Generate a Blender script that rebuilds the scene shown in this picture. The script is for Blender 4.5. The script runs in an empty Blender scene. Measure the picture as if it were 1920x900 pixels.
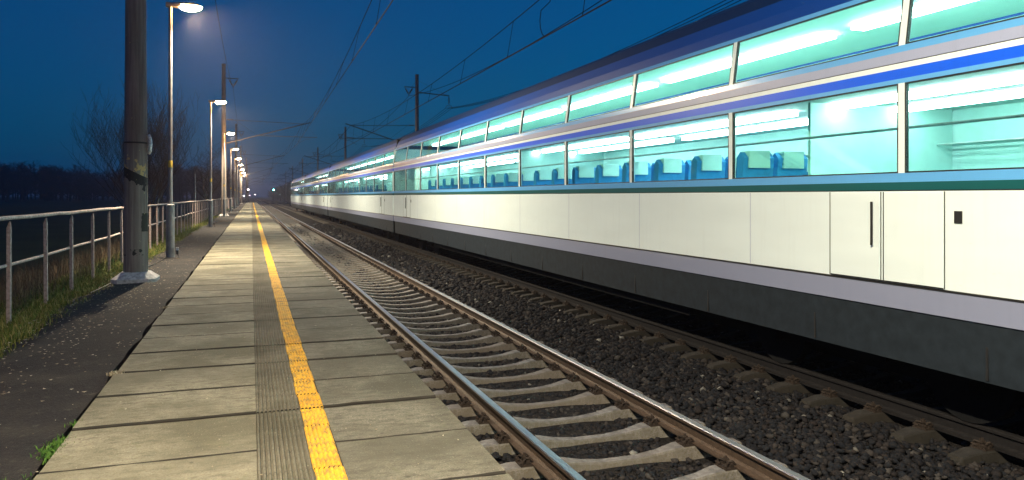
import bpy, math, random
import numpy as np
from mathutils import Vector, Matrix

# ------------------------------------------------------------------ camera, world, exposure
random.seed(7); rng = np.random.default_rng(7)
SC = bpy.context.scene
COL = SC.collection
EYE = 1.477                                  # eye height over the platform; platform top is z = 0
YAW = math.radians(19.25)

cam_d = bpy.data.cameras.new('camera'); cam = bpy.data.objects.new('camera', cam_d); COL.objects.link(cam)
cam.location = (0, 0, EYE); cam.rotation_euler = (math.radians(90), 0, -YAW)
cam_d.sensor_width = 36; cam_d.lens = 1400 / 1920 * 36; cam_d.shift_y = -82 / 1920
cam_d.clip_start = .05; cam_d.clip_end = 6000
SC.camera = cam

W = bpy.data.worlds.new('World'); SC.world = W; W.use_nodes = True
nt = W.node_tree; nt.nodes.clear()
sky = nt.nodes.new('ShaderNodeTexSky'); sky.sky_type = 'NISHITA'; sky.sun_disc = False
sky.sun_elevation = math.radians(0); sky.sun_rotation = math.radians(60)
sky.altitude = 200; sky.air_density = 1.2; sky.dust_density = .4; sky.ozone_density = 6
add = nt.nodes.new('ShaderNodeMix'); add.data_type = 'RGBA'; add.blend_type = 'ADD'; add.inputs[0].default_value = 1
tint = nt.nodes.new('ShaderNodeMix'); tint.data_type = 'RGBA'; tint.blend_type = 'MULTIPLY'; tint.inputs[0].default_value = 1
SKY_TINT = (.05, 2.1, 1.45, 1); SKY_BASE = (.0, .25, 1.0, 1); SKY_STRENGTH = .115
tint.inputs[7].default_value = SKY_TINT
bg = nt.nodes.new('ShaderNodeBackground'); bg.inputs[1].default_value = SKY_STRENGTH
wo = nt.nodes.new('ShaderNodeOutputWorld')
nt.links.new(sky.outputs[0], tint.inputs[6]); nt.links.new(tint.outputs[2], add.inputs[6]); add.inputs[7].default_value = SKY_BASE; nt.links.new(add.outputs[2], bg.inputs[0]); nt.links.new(bg.outputs[0], wo.inputs[0])

vs = SC.view_settings; vs.view_transform = 'Standard'; vs.look = 'None'; vs.gamma = 1; vs.use_curve_mapping = False; vs.exposure = 0
LAMP_POWER = 6600
LAMP_COL = (1.0, .85, .60)
TUBE = 24.0
cy = SC.cycles
cy.use_denoising = True; cy.max_bounces = 8; cy.diffuse_bounces = 3; cy.glossy_bounces = 3; cy.transmission_bounces = 4
cy.transparent_max_bounces = 12; cy.volume_bounces = 0; cy.sample_clamp_indirect = 4; cy.sample_clamp_direct = 0
cy.caustics_reflective = False; cy.caustics_refractive = False

# ------------------------------------------------------------------ materials
class NB:
    def __init__(s, name):
        s.m = bpy.data.materials.new(name); s.m.use_nodes = True
        s.t = s.m.node_tree; s.b = s.t.nodes['Principled BSDF']; s.L = s.t.links
    def n(s, kind, **kw):
        o = s.t.nodes.new('ShaderNode' + kind)
        for k, v in kw.items(): setattr(o, k, v)
        return o
    def coord(s, scale=(1, 1, 1), which='Object', rot=(0, 0, 0)):
        c = s.n('TexCoord'); m = s.n('Mapping'); m.inputs['Scale'].default_value = scale; m.inputs['Rotation'].default_value = rot
        s.L.new(c.outputs[which], m.inputs[0]); return m.outputs[0]
    def noise(s, v, scale, detail=4, rough=.55, dist=0):
        o = s.n('TexNoise'); o.inputs['Scale'].default_value = scale; o.inputs['Detail'].default_value = detail
        o.inputs['Roughness'].default_value = rough; o.inputs['Distortion'].default_value = dist
        s.L.new(v, o.inputs['Vector']); return o.outputs[0]
    def ramp(s, f, stops, interp='LINEAR'):
        r = s.n('ValToRGB'); e = r.color_ramp.elements; r.color_ramp.interpolation = interp
        while len(e) < len(stops): e.new(.5)
        for el, (p, c) in zip(e, stops):
            el.position = p; el.color = (c, c, c, 1) if isinstance(c, (int, float)) else (*c, 1)
        s.L.new(f, r.inputs[0]); return r.outputs[0]
    def mix(s, f, a, b, mode='MIX'):
        o = s.n('Mix', data_type='RGBA', blend_type=mode)
        for i, v in ((0, f), (6, a), (7, b)):
            if isinstance(v, (int, float)): o.inputs[i].default_value = v if i == 0 else (v, v, v, 1)
            elif isinstance(v, tuple): o.inputs[i].default_value = (*v, 1)
            else: s.L.new(v, o.inputs[i])
        return o.outputs[2]
    def math(s, op, a, b=0., c=0.):
        o = s.n('Math', operation=op)
        for i, v in enumerate((a, b, c)):
            if isinstance(v, (int, float)): o.inputs[i].default_value = v
            else: s.L.new(v, o.inputs[i])
        return o.outputs[0]
    def col(s, c):
        if isinstance(c, tuple): s.b.inputs['Base Color'].default_value = (*c, 1)
        else: s.L.new(c, s.b.inputs['Base Color'])
        return s
    def rough(s, r):
        if isinstance(r, (int, float)): s.b.inputs['Roughness'].default_value = r
        else: s.L.new(r, s.b.inputs['Roughness'])
        return s
    def metal(s, v): s.b.inputs['Metallic'].default_value = v; return s
    def spec(s, v): s.b.inputs['Specular IOR Level'].default_value = v; return s
    def emit(s, c, v): s.b.inputs['Emission Color'].default_value = (*c, 1); s.b.inputs['Emission Strength'].default_value = v; return s
    def bump(s, h, strength=.5, dist=.01):
        o = s.n('Bump'); o.inputs['Strength'].default_value = strength; o.inputs['Distance'].default_value = dist
        s.L.new(h, o.inputs['Height']); s.L.new(o.outputs[0], s.b.inputs['Normal']); return s

def simple(name, c, rough=.7, metal=0., var=.25, scale=8., bump=0., spec=.5):
    b = NB(name); v = b.coord(); n = b.noise(v, scale, 5, .6)
    lo = tuple(x * (1 - var) for x in c); hi = tuple(min(1, x * (1 + var)) for x in c)
    b.col(b.ramp(n, [(.3, lo), (.7, hi)])).rough(rough).metal(metal).spec(spec)
    if bump: b.bump(n, bump, .01)
    return b.m

def m_concrete(name, base, rib=False):
    b = NB(name); v = b.coord(); vx = b.coord((2.6, 5.5, 5))
    big = b.noise(v, 1.1, 5, .6); mid = b.noise(vx, 3.2, 6, .68); fine = b.noise(v, 95, 3, .7)
    per = b.noise(b.coord((.02, 1.25, .02)), 1.0, 0)
    c = b.ramp(mid, [(.28, tuple(x * .38 for x in base)), (.5, base), (.75, tuple(x * 1.4 for x in base))])
    c = b.mix(b.ramp(big, [(.40, 0.85), (.58, 0.)]), c, tuple(x * y for x, y in zip(base, (.42, .42, .38))))
    c = b.mix(b.ramp(fine, [(.35, .55), (.5, 0.)]), c, tuple(x * .3 for x in base))
    c = b.mix(b.ramp(fine, [(.64, 0.), (.71, .8)]), c, (.55, .53, .46))
    c = b.mix(b.ramp(b.noise(v, 26, 4, .7), [(.33, .7), (.46, 0.)]), c, tuple(x * .45 for x in base))
    c = b.mix(b.ramp(b.noise(b.coord((1, .5, 1)), 5.5, 3, .6, 1.2), [(.62, 0.), (.72, .45)]), c, tuple(x * y for x, y in zip(base, (.55, .62, .45))))
    c = b.mix(b.ramp(per, [(.35, .35), (.6, 0.)]), c, tuple(x * .6 for x in base))
    ch = b.n('TexVoronoi'); ch.inputs['Scale'].default_value = 7; b.L.new(v, ch.inputs['Vector'])
    c = b.mix(b.math('MULTIPLY', b.ramp(ch.outputs[0], [(.07, .8), (.12, 0.)]), b.ramp(b.noise(v, 3, 2), [(.5, 0.), (.6, 1.)])), c, tuple(x * .35 for x in base))
    b.col(c).rough(.88).spec(.3)
    b.bump(b.math('ADD', b.math('MULTIPLY', fine, .5), mid), .75, .008)
    return b.m
M = {}
M['slab'] = m_concrete('slab_concrete', (.25, .238, .18))
M['slab_edge'] = m_concrete('slab_edge_concrete', (.165, .16, .13))
M['rib'] = m_concrete('ribbed_concrete', (.195, .186, .145))
def m_yellow():
    b = NB('yellow_line_paint'); v = b.coord(); n = b.noise(v, 14, 6, .7); f = b.noise(v, 70, 3, .7); big = b.noise(v, 2.2, 3)
    c = b.ramp(big, [(.3, (.70, .36, .015)), (.7, (.85, .52, .04))])
    c = b.mix(b.ramp(n, [(.40, .8), (.52, 0.)]), c, (.20, .16, .08))
    c = b.mix(b.ramp(f, [(.33, .6), (.45, 0.)]), c, (.25, .16, .05))
    b.col(c).rough(.75).bump(f, .5, .004); return b.m
M['yellow'] = m_yellow()
def m_asphalt():
    b = NB('old_asphalt'); v = b.coord(); vo = b.n('TexVoronoi'); vo.inputs['Scale'].default_value = 85; b.L.new(v, vo.inputs['Vector'])
    n = b.noise(v, 1.6, 5, .6); f = b.noise(v, 120, 3, .75); s2 = b.noise(v, 38, 4, .7)
    c = b.ramp(s2, [(.3, (.005, .005, .007)), (.6, (.017, .016, .018)), (.8, (.06, .053, .046))])
    c = b.mix(b.ramp(n, [(.48, 0.), (.75, .35)]), c, (.09, .078, .06))
    c = b.mix(b.ramp(f, [(.68, 0.), (.76, .8)]), c, (.35, .32, .27))
    c = b.mix(b.ramp(b.noise(v, 9, 5, .7), [(.6, 0.), (.7, .35)]), c, (.14, .125, .10))
    b.col(c).rough(.85).spec(.35).bump(b.math('ADD', vo.outputs[0], s2), .9, .012); return b.m
M['asphalt'] = m_asphalt()
M['dark_gap'] = simple('joint_soil', (.02, .018, .015), .95)
M['wall_concrete'] = simple('platform_wall', (.10, .095, .085), .9, bump=.5)
def m_ballast():
    b = NB('ballast_fines'); v = b.coord(); vo = b.n('TexVoronoi'); vo.inputs['Scale'].default_value = 22; b.L.new(v, vo.inputs['Vector'])
    n = b.noise(v, .8, 4); f = b.noise(v, 30, 5, .7)
    c = b.mix(b.ramp(vo.outputs[1], [(.2, 0.), (.9, 1.)]), (.012, .013, .016), (.030, .029, .032))
    c = b.mix(b.ramp(n, [(.4, 0.), (.65, .5)]), c, (.04, .036, .032))
    b.col(c).rough(.95).spec(.1).bump(b.math('ADD', vo.outputs[0], f), 1., .04); return b.m
M['ballast'] = m_ballast()
def m_stone():
    b = NB('ballast_stone'); g = b.n('NewGeometry'); v = b.coord()
    c = b.ramp(g.outputs['Random Per Island'], [(0, (.004, .006, .011)), (.55, (.009, .013, .020)), (.8, (.017, .015, .017)), (.988, (.05, .05, .052)), (1., (.25, .26, .25))])
    c = b.mix(b.ramp(b.noise(v, 60, 3), [(.35, .5), (.6, 0.)]), c, (.03, .025, .022))
    b.col(c).rough(.85).spec(.15); return b.m
M['stone'] = m_stone()
def m_sleeper(nm='sleeper_concrete', k=1.):
    b = NB(nm); v = b.coord(which='Object'); oi = b.n('ObjectInfo')
    n = b.noise(v, 9, 6, .7, .3); f = b.noise(v, 60, 4, .7)
    c = b.ramp(n, [(.3, (.05, .052, .056)), (.5, (.15, .155, .165)), (.75, (.30, .305, .32))])
    g = b.n('NewGeometry'); sx = b.n('SeparateXYZ'); b.L.new(g.outputs['Normal'], sx.inputs[0])
    side = b.math('SUBTRACT', 1., b.math('ABSOLUTE', sx.outputs[2]))
    c = b.mix(b.math('MULTIPLY', b.ramp(side, [(.05, 0.), (.3, 1.)]), b.ramp(f, [(.35, .2), (.6, .95)])), c, (.085, .08, .055))
    c = b.mix(b.ramp(f, [(.3, .7), (.42, 0.)]), c, (.06, .05, .04))
    c = b.mix(b.math('MULTIPLY', oi.outputs['Random'], .5), c, (.14, .12, .10))
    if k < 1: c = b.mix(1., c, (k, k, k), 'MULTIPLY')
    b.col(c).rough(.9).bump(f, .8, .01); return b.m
M['sleeper'] = m_sleeper(); M['sleeper_dark'] = m_sleeper('shaded_sleeper_concrete', .15)  # darkened copy for the second track, its shade put into the colour
M['rail_side'] = simple('rusty_rail', (.065, .046, .034), .65, .25, .35, 25, .3)
def m_railtop():
    b = NB('polished_rail'); v = b.coord((30, .4, 1)); n = b.noise(v, 2, 4)
    b.col((.62, .64, .66)).rough(.34).metal(1); return b.m
M['rail_top'] = m_railtop()
M['rust_iron'] = simple('rusty_iron', (.03, .022, .018), .75, .3, .4, 30, .4)
def m_mast_concrete():
    b = NB('mast_concrete'); v = b.coord((14, 14, .6)); v1 = b.coord()
    n = b.noise(v, 1.6, 6, .65); f = b.noise(v1, 22, 4, .7); big = b.noise(v1, 1.3, 3)
    c = b.ramp(n, [(.3, (.12, .098, .088)), (.55, (.22, .185, .17)), (.8, (.32, .28, .26))])
    c = b.mix(b.ramp(big, [(.45, 0.), (.65, .5)]), c, (.14, .14, .11))
    c = b.mix(b.ramp(f, [(.68, 0.), (.72, .6)]), c, (.45, .42, .36))
    b.col(c).rough(.88).bump(b.math('ADD', n, f), .5, .01); return b.m
M['mast'] = m_mast_concrete()
def m_mast_painted():
    # grey concrete with remains of a yellow and black painted diagonal warning band and black tar marks
    b = NB('mast_concrete_with_old_paint'); v = b.coord((14, 14, .6)); v1 = b.coord()
    n = b.noise(v, 1.6, 6, .65); f = b.noise(v1, 22, 4, .7); big = b.noise(v1, 1.3, 3)
    c = b.ramp(n, [(.3, (.12, .098, .088)), (.55, (.22, .185, .17)), (.8, (.32, .28, .26))])
    c = b.mix(b.ramp(big, [(.45, 0.), (.65, .5)]), c, (.15, .145, .115))
    sp = b.n('SeparateXYZ'); b.L.new(v1, sp.inputs[0]); X, Y, Z = sp.outputs
    d = b.math('ADD', Z, b.math('MULTIPLY', X, .52))                       # the diagonal falls to the track side
    pn = b.noise(b.coord((1, 1, .7)), 11, 4, .6); pn2 = b.noise(b.coord((1, 1, .7)), 7, 3, .5)
    def band(lo, hi, nz, amp):
        dd = b.math('ADD', d, b.math('MULTIPLY', b.math('SUBTRACT', nz, .5), amp))
        return b.math('MULTIPLY', b.math('GREATER_THAN', dd, lo), b.math('LESS_THAN', dd, hi))
    yl = b.math('MULTIPLY', b.math('GREATER_THAN', d, 1.90), b.math('LESS_THAN', b.math('ADD', d, b.math('MULTIPLY', b.math('SUBTRACT', pn, .42), 1.9)), 2.06))
    bk = b.math('MULTIPLY', b.math('LESS_THAN', d, 1.90), b.math('GREATER_THAN', b.math('ADD', d, b.math('MULTIPLY', b.math('SUBTRACT', pn2, .5), .7)), 1.70))
    c = b.mix(yl, c, (.50, .36, .15)); c = b.mix(bk, c, (.010, .012, .016))
    mk = b.math('MULTIPLY', b.math('LESS_THAN', b.math('ABSOLUTE', b.math('SUBTRACT', Z, .50)), .055), b.math('GREATER_THAN', b.noise(v1, 9, 4, .7), .54))
    c = b.mix(mk, c, (.015, .018, .02))
    mk2 = b.math('MULTIPLY', b.math('LESS_THAN', b.math('ABSOLUTE', b.math('SUBTRACT', Z, 1.02)), .16), b.math('GREATER_THAN', b.math('ADD', X, b.math('MULTIPLY', b.noise(v1, 12, 3), .05)), .135))
    c = b.mix(mk2, c, (.02, .025, .02))
    c = b.mix(b.math('GREATER_THAN', b.noise(v1, 16, 3, .6), .715), c, (.50, .46, .22))
    b.col(c).rough(.85).bump(b.math('ADD', n, f), .5, .01); return b.m
M['mast_painted'] = m_mast_painted()
M['plinth'] = simple('whitewashed_plinth', (.42, .41, .42), .85, var=.5, scale=14, bump=.5)
M['galv'] = simple('galvanised_steel', (.30, .29, .29), .45, .6, .2, 12)
M['pole_grey'] = simple('painted_grey_steel', (.22, .21, .22), .5, .3, .25, 6)
M['wire'] = simple('dark_copper_wire', (.008, .008, .010), .9, spec=.1)
M['wire_lit'] = simple('worn_copper_contact_wire', (.016, .013, .012), .8, spec=.15)
M['insul'] = simple('brown_insulator', (.05, .03, .025), .35)
M['arm'] = simple('cantilever_steel', (.05, .045, .045), .6, .3)
M['fence'] = simple('weathered_fence_paint', (.48, .39, .36), .65, .1, .45, 16, .3)
M['fence_post'] = simple('weathered_post_paint', (.34, .27, .26), .7, .1, .45, 18, .3)
M['yellow_tape'] = simple('yellow_band', (.6, .38, .04), .6)
M['white_box'] = simple('pale_junction_box', (.55, .55, .55), .5)
M['silver'] = simple('silver_plate', (.6, .6, .58), .4, .5, .5, 30)
M['rubber'] = simple('black_cable', (.012, .012, .014), .6)
M['bark'] = simple('bark', (.06, .048, .042), .95, var=.4, scale=20)
M['twig'] = simple('twigs', (.05, .042, .04), .95)
M['wood_mass'] = simple('bare_woodland', (.022, .024, .026), .95)
def m_grass(name, stops):
    b = NB(name); g = b.n('NewGeometry'); b.col(b.ramp(g.outputs['Random Per Island'], stops)).rough(.8).spec(.2)
    return b.m
M['grass'] = m_grass('grass_blades', [(0, (.03, .06, .015)), (.4, (.08, .12, .02)), (.75, (.20, .20, .05)), (1, (.34, .27, .13))])
M['weeds'] = m_grass('dry_stalks', [(0, (.05, .035, .02)), (.5, (.10, .07, .045)), (1, (.2, .15, .1))])
M['leaf'] = m_grass('fallen_leaves', [(0, (.14, .10, .06)), (.5, (.28, .24, .17)), (1, (.5, .47, .38))])
M['moss'] = m_grass('moss', [(0, (.03, .09, .015)), (1, (.10, .20, .04))])
def m_ground():
    b = NB('field_ground'); v = b.coord(); n = b.noise(v, .25, 5, .6); f = b.noise(v, 9, 5, .7)
    c = b.ramp(n, [(.35, (.010, .028, .012)), (.65, (.022, .048, .018))])
    c = b.mix(b.ramp(f, [(.4, .0), (.7, .5)]), c, (.05, .05, .03))
    b.col(c).rough(.95).spec(.1).bump(f, .8, .05); return b.m
M['ground'] = m_ground()
# train
def paint(name, c, rough=.28, var=.06, coat=.4):
    b = NB(name); v = b.coord((1, .3, 1.5)); n = b.noise(v, 2.5, 4); st = b.noise(b.coord((1, 5, .35)), 3, 5, .65); sp = b.noise(v, 30, 4, .7)
    cc = b.ramp(n, [(.3, tuple(x * (1 - var) for x in c)), (.7, c)])
    cc = b.mix(b.ramp(st, [(.5, 0.), (.8, .13)]), cc, tuple(x * .55 for x in c)); cc = b.mix(b.ramp(sp, [(.66, 0.), (.75, .3)]), cc, tuple(x * .5 for x in c))
    b.col(cc).rough(rough).spec(.5)
    b.b.inputs['Coat Weight'].default_value = coat; b.b.inputs['Coat Roughness'].default_value = .12
    return b.m
M['white'] = paint('white_train_paint', (.78, .93, .98))
M['blue'] = paint('bright_blue_train_paint', (.012, .12, .95))
M['sky_blue'] = paint('light_blue_train_paint', (.12, .42, .85))
M['lilac'] = paint('silver_grey_train_paint', (.36, .42, .62))
M['teal'] = paint('dark_teal_train_paint', (.01, .10, .11))
M['navy'] = paint('navy_roof_paint', (.002, .016, .07), .5, coat=0.)
M['navy2'] = paint('blue_roof_shoulder_paint', (.003, .05, .30), .4, coat=0.)
M['skirt'] = simple('dark_grey_skirt', (.014, .022, .032), .7, spec=.2)
M['skirt_light'] = paint('lavender_sill_paint', (.24, .28, .42), .45)
M['under'] = simple('underframe_black', (.006, .007, .009), .85, spec=.15)
M['seal'] = simple('black_rubber_seal', (.015, .016, .018), .5)
M['int_wall'] = simple('mint_interior_panel', (.52, .82, .76), .6, var=.05)
M['int_ceil'] = simple('pale_ceiling_panel', (.72, .90, .84), .6, var=.04)
M['int_teal'] = simple('teal_interior_lining', (.05, .50, .56), .6, var=.08)
M['seat_fab'] = simple('blue_seat_fabric', (.03, .25, .55), .9, var=.15)
M['rack'] = simple('luggage_rack_metal', (.6, .66, .64), .35, .7)
def m_emit(name, c, s):
    b = NB(name); b.col((.8, .8, .8)).emit(c, s); return b.m
M['tube'] = m_emit('fluorescent_tube', (.90, 1., .95), TUBE)
M['tube_up'] = m_emit('upper_deck_light', (.90, 1., .97), TUBE)
M['lamp_glow'] = m_emit('lamp_bowl', (1., .52, .17), 480)
def m_glass():
    m = bpy.data.materials.new('tinted_window_glass'); m.use_nodes = True; t = m.node_tree; t.nodes.clear()
    tr = t.nodes.new('ShaderNodeBsdfTransparent'); tr.inputs[0].default_value = (.80, .97, .95, 1)
    gl = t.nodes.new('ShaderNodeBsdfGlossy'); gl.inputs['Roughness'].default_value = .03
    lw = t.nodes.new('ShaderNodeLayerWeight'); lw.inputs[0].default_value = .5
    p5 = t.nodes.new('ShaderNodeMath'); p5.operation = 'POWER'; p5.inputs[1].default_value = 5; t.links.new(lw.outputs['Facing'], p5.inputs[0])
    fr = t.nodes.new('ShaderNodeMath'); fr.operation = 'MULTIPLY_ADD'; fr.inputs[1].default_value = .9; fr.inputs[2].default_value = .04; t.links.new(p5.outputs[0], fr.inputs[0])
    mx = t.nodes.new('ShaderNodeMixShader'); o = t.nodes.new('ShaderNodeOutputMaterial')
    t.links.new(fr.outputs[0], mx.inputs[0]); t.links.new(tr.outputs[0], mx.inputs[1]); t.links.new(gl.outputs[0], mx.inputs[2]); t.links.new(mx.outputs[0], o.inputs[0])
    return m
M['glass'] = m_glass()

# ------------------------------------------------------------------ mesh helpers
class MB:
    def __init__(s): s.v = []; s.f = []; s.mi = []
    def add(s, vs_, fs, mi=0):
        k = len(s.v); s.v += [tuple(p) for p in vs_]
        for f in fs: s.f.append(tuple(i + k for i in f)); s.mi.append(mi)
        return s
    def box(s, x0, x1, y0, y1, z0, z1, mi=0):
        return s.add([(x, y, z) for z in (z0, z1) for y in (y0, y1) for x in (x0, x1)],
                     [(0, 2, 3, 1), (4, 5, 7, 6), (0, 1, 5, 4), (2, 6, 7, 3), (0, 4, 6, 2), (1, 3, 7, 5)], mi)
    def cyl(s, p0, p1, r0, r1=None, n=10, mi=0, caps=True):
        r1 = r0 if r1 is None else r1; p0 = Vector(p0); p1 = Vector(p1); d = (p1 - p0)
        if d.length < 1e-6: return s
        d.normalize(); a = d.orthogonal().normalized(); b = d.cross(a)
        vv = [p + (a * math.cos(2 * math.pi * i / n) + b * math.sin(2 * math.pi * i / n)) * r for p, r in ((p0, r0), (p1, r1)) for i in range(n)]
        ff = [(i, (i + 1) % n, n + (i + 1) % n, n + i) for i in range(n)]
        if caps: ff += [tuple(range(n))[::-1], tuple(range(n, 2 * n))]
        return s.add(vv, ff, mi)
    def tube(s, pts, r, n=6, mi=0):
        pts = [Vector(p) for p in pts]; R = r if isinstance(r, (list, tuple)) else [r] * len(pts)
        vv = []; ref = None
        for i, p in enumerate(pts):
            d = (pts[min(i + 1, len(pts) - 1)] - pts[max(i - 1, 0)]).normalized()
            if ref is None: ref = d.orthogonal().normalized()
            a = (ref - d * ref.dot(d)).normalized(); ref = a; b = d.cross(a)
            vv += [p + (a * math.cos(2 * math.pi * j / n) + b * math.sin(2 * math.pi * j / n)) * R[i] for j in range(n)]
        ff = [(i * n + j, i * n + (j + 1) % n, (i + 1) * n + (j + 1) % n, (i + 1) * n + j) for i in range(len(pts) - 1) for j in range(n)]
        ff += [tuple(range(n))[::-1], tuple((len(pts) - 1) * n + j for j in range(n))]
        return s.add(vv, ff, mi)
    def lathe(s, prof, n=16, c=(0, 0, 0), mi=0):
        vv = [(c[0] + r * math.cos(2 * math.pi * j / n), c[1] + r * math.sin(2 * math.pi * j / n), c[2] + z) for r, z in prof for j in range(n)]
        k = len(prof)
        ff = [(i * n + j, i * n + (j + 1) % n, (i + 1) * n + (j + 1) % n, (i + 1) * n + j) for i in range(k - 1) for j in range(n)]
        ff += [tuple(range(n))[::-1], tuple((k - 1) * n + j for j in range(n))]
        return s.add(vv, ff, mi)
    def prism(s, prof, y0, y1, mi=0, mis=None, caps=True):
        """closed profile [(x,z)] extruded along y"""
        n = len(prof)
        vv = [(x, y, z) for y in (y0, y1) for x, z in prof]; k = len(s.v); s.v += vv
        for i in range(n):
            s.f.append((k + i, k + (i + 1) % n, k + n + (i + 1) % n, k + n + i)); s.mi.append(mis[i] if mis else mi)
        if caps:
            s.f.append(tuple(k + i for i in range(n))[::-1]); s.mi.append(mi); s.f.append(tuple(k + n + i for i in range(n))); s.mi.append(mi)
        return s
    def build(s, name, mats, parent=None, smooth=False):
        me = bpy.data.meshes.new(name); me.from_pydata(s.v, [], s.f); me.update()
        for m in (mats if isinstance(mats, (list, tuple)) else [mats]): me.materials.append(m)
        me.polygons.foreach_set('material_index', s.mi)
        if smooth:
            me.polygons.foreach_set('use_smooth', [True] * len(s.f)); 
            try: me.set_sharp_from_angle(angle=math.radians(40))
            except Exception: pass
        return link(name, me, parent)
def link(name, me, parent=None):
    o = bpy.data.objects.new(name, me); COL.objects.link(o)
    if parent: o.parent = parent
    return o
def tag(o, label, cat, group=None, kind=None):
    if label: o['label'] = label
    if cat: o['category'] = cat
    if group: o['group'] = group
    if kind: o['kind'] = kind
    return o
def thing(name, loc, label, cat, group=None):
    o = bpy.data.objects.new(name, None); COL.objects.link(o); o.location = loc; o.empty_display_size = .2
    return tag(o, label, cat, group)
def struct(o): o['kind'] = 'structure'; return o
def stuff(o, label=None): o['kind'] = 'stuff'; tag(o, label, None); return o
def copy_tree(o, parent=None):
    c = o.copy(); COL.objects.link(c); c.parent = parent
    for ch in list(o.children): copy_tree(ch, c)
    return c
def npmesh(name, V, F, mat, parent=None):
    me = bpy.data.meshes.new(name); nf, k = F.shape
    me.vertices.add(len(V)); me.vertices.foreach_set('co', V.astype(np.float32).ravel())
    me.loops.add(nf * k); me.loops.foreach_set('vertex_index', F.astype(np.int32).ravel())
    me.polygons.add(nf); me.polygons.foreach_set('loop_start', np.arange(nf, dtype=np.int32) * k)
    me.update(calc_edges=True); me.materials.append(mat)
    return link(name, me, parent)

# ------------------------------------------------------------------ the setting
RAIL_Z = -.536; T1, T2 = 2.967, 6.83; EDGE = 1.297; LEFT = -1.07; END_Y = 190.
def terrain():
    prof = [(-1500, 3.), (-300, 1.2), (-90, .25), (-40, -.35), (-12, -.95), (-6.5, -1.0), (-5.2, -.85), (-4.2, -.45), (-3.4, -.13), (-2.9, -.07), (-2.0, -.06),
            (-1.9, -1.05), (1.0, -1.05), (1.05, -.83), (9.2, -.83), (10.5, -1.2), (30, -1.2), (90, -.6), (1500, 3.)]
    ys = [-80, -20, 0, 6, 12, 18, 24, 30, 40, 55, 75, 100, 150, 191, 192, 300, 500, 900, 2500]
    V = []; F = []
    for y in ys:
        for x, z in prof:
            if y >= 191.5 and -2.9 < x < 1.04: z = -.9
            jit = random.uniform(-.03, .03) if -7 < x < -2.95 else 0
            V.append((x, y, z + jit))
    n = len(prof)
    for j in range(len(ys) - 1):
        for i in range(n - 1): F.append((j * n + i, j * n + i + 1, (j + 1) * n + i + 1, (j + 1) * n + i))
    me = bpy.data.meshes.new('ground'); me.from_pydata(V, [], F); me.materials.append(M['ground']); struct(link('ground', me))
terrain()
mb = MB()
xs = [1.1 + i * .41 for i in range(20)]; ys = [-20 + i * 1.5 for i in range(60)] + [75, 90, 110, 140, 190, 250, 400, 900]
V = [(x, y, -.795 + random.uniform(-.012, .012)) for y in ys for x in xs]; n = len(xs)
mb.add(V, [(j * n + i, j * n + i + 1, (j + 1) * n + i + 1, (j + 1) * n + i) for j in range(len(ys) - 1) for i in range(n - 1)])
struct(mb.build('ballast_bed', M['ballast']))

# asphalt strip
mb = MB(); V = []; ys = np.arange(-6, END_Y, .35); 
for k, y in enumerate(ys):
    w = -2.42 + .10 * math.sin(y * .9) + random.uniform(-.07, .07)
    e = LEFT - .040 + .012 * math.sin(y * 3.1) + random.uniform(-.014, .014)
    if y < 4.2: w = min(w, -2.5)
    V += [(w, y, -.062), (w + .12, y, -.028 + random.uniform(-.008, .008)), (-1.75, y, -.012), (e, y, -.018 + random.uniform(-.004, .004)), (e, y, -.14)]
mb.add(V, [(j * 5 + i, j * 5 + i + 1, (j + 1) * 5 + i + 1, (j + 1) * 5 + i) for j in range(len(ys) - 1) for i in range(4)])
struct(mb.build('asphalt_path', M['asphalt']))

# platform: slabs with ribbed strip and yellow ribs
plat = bpy.data.objects.new('platform', None); COL.objects.link(plat); struct(plat)
mb = MB(); mb.box(-1.12, 1.12, -12, END_Y - .3, -1.04, -.125); mb.box(LEFT + .01, 1.2, -12, END_Y - .1, -.124, -.022, 1)
mb.build('platform_wall', [M['wall_concrete'], M['dark_gap']], plat)
def rib_prof(x0, x1, n, h=.007):
    p = (x1 - x0) / n; o = []
    for i in range(n):
        a = x0 + i * p; o += [(a, -h), (a + p * .25, 0), (a + p * .62, 0), (a + p * .87, -h)]
    return o
prof_parts = [([(LEFT, 0), (.03, 0)], 0), (rib_prof(.03, .322, 12), 2), (rib_prof(.322, .478, 6, .006), 3), ([(.478, 0), (EDGE - .012, 0), (EDGE, -.012), (EDGE, -.12)], 1)]
slabs = MB(); tact = MB(); yel = MB()
y = 5.388 - .8 * 14; k = 0
JG = [random.choice([.006, .008, .010, .014, .024, .034, .042]) for _ in range(300)]; JG[12:22] = [.02, .007, .056, .034, .046, .034, .026, .036, .010, .008]
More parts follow.
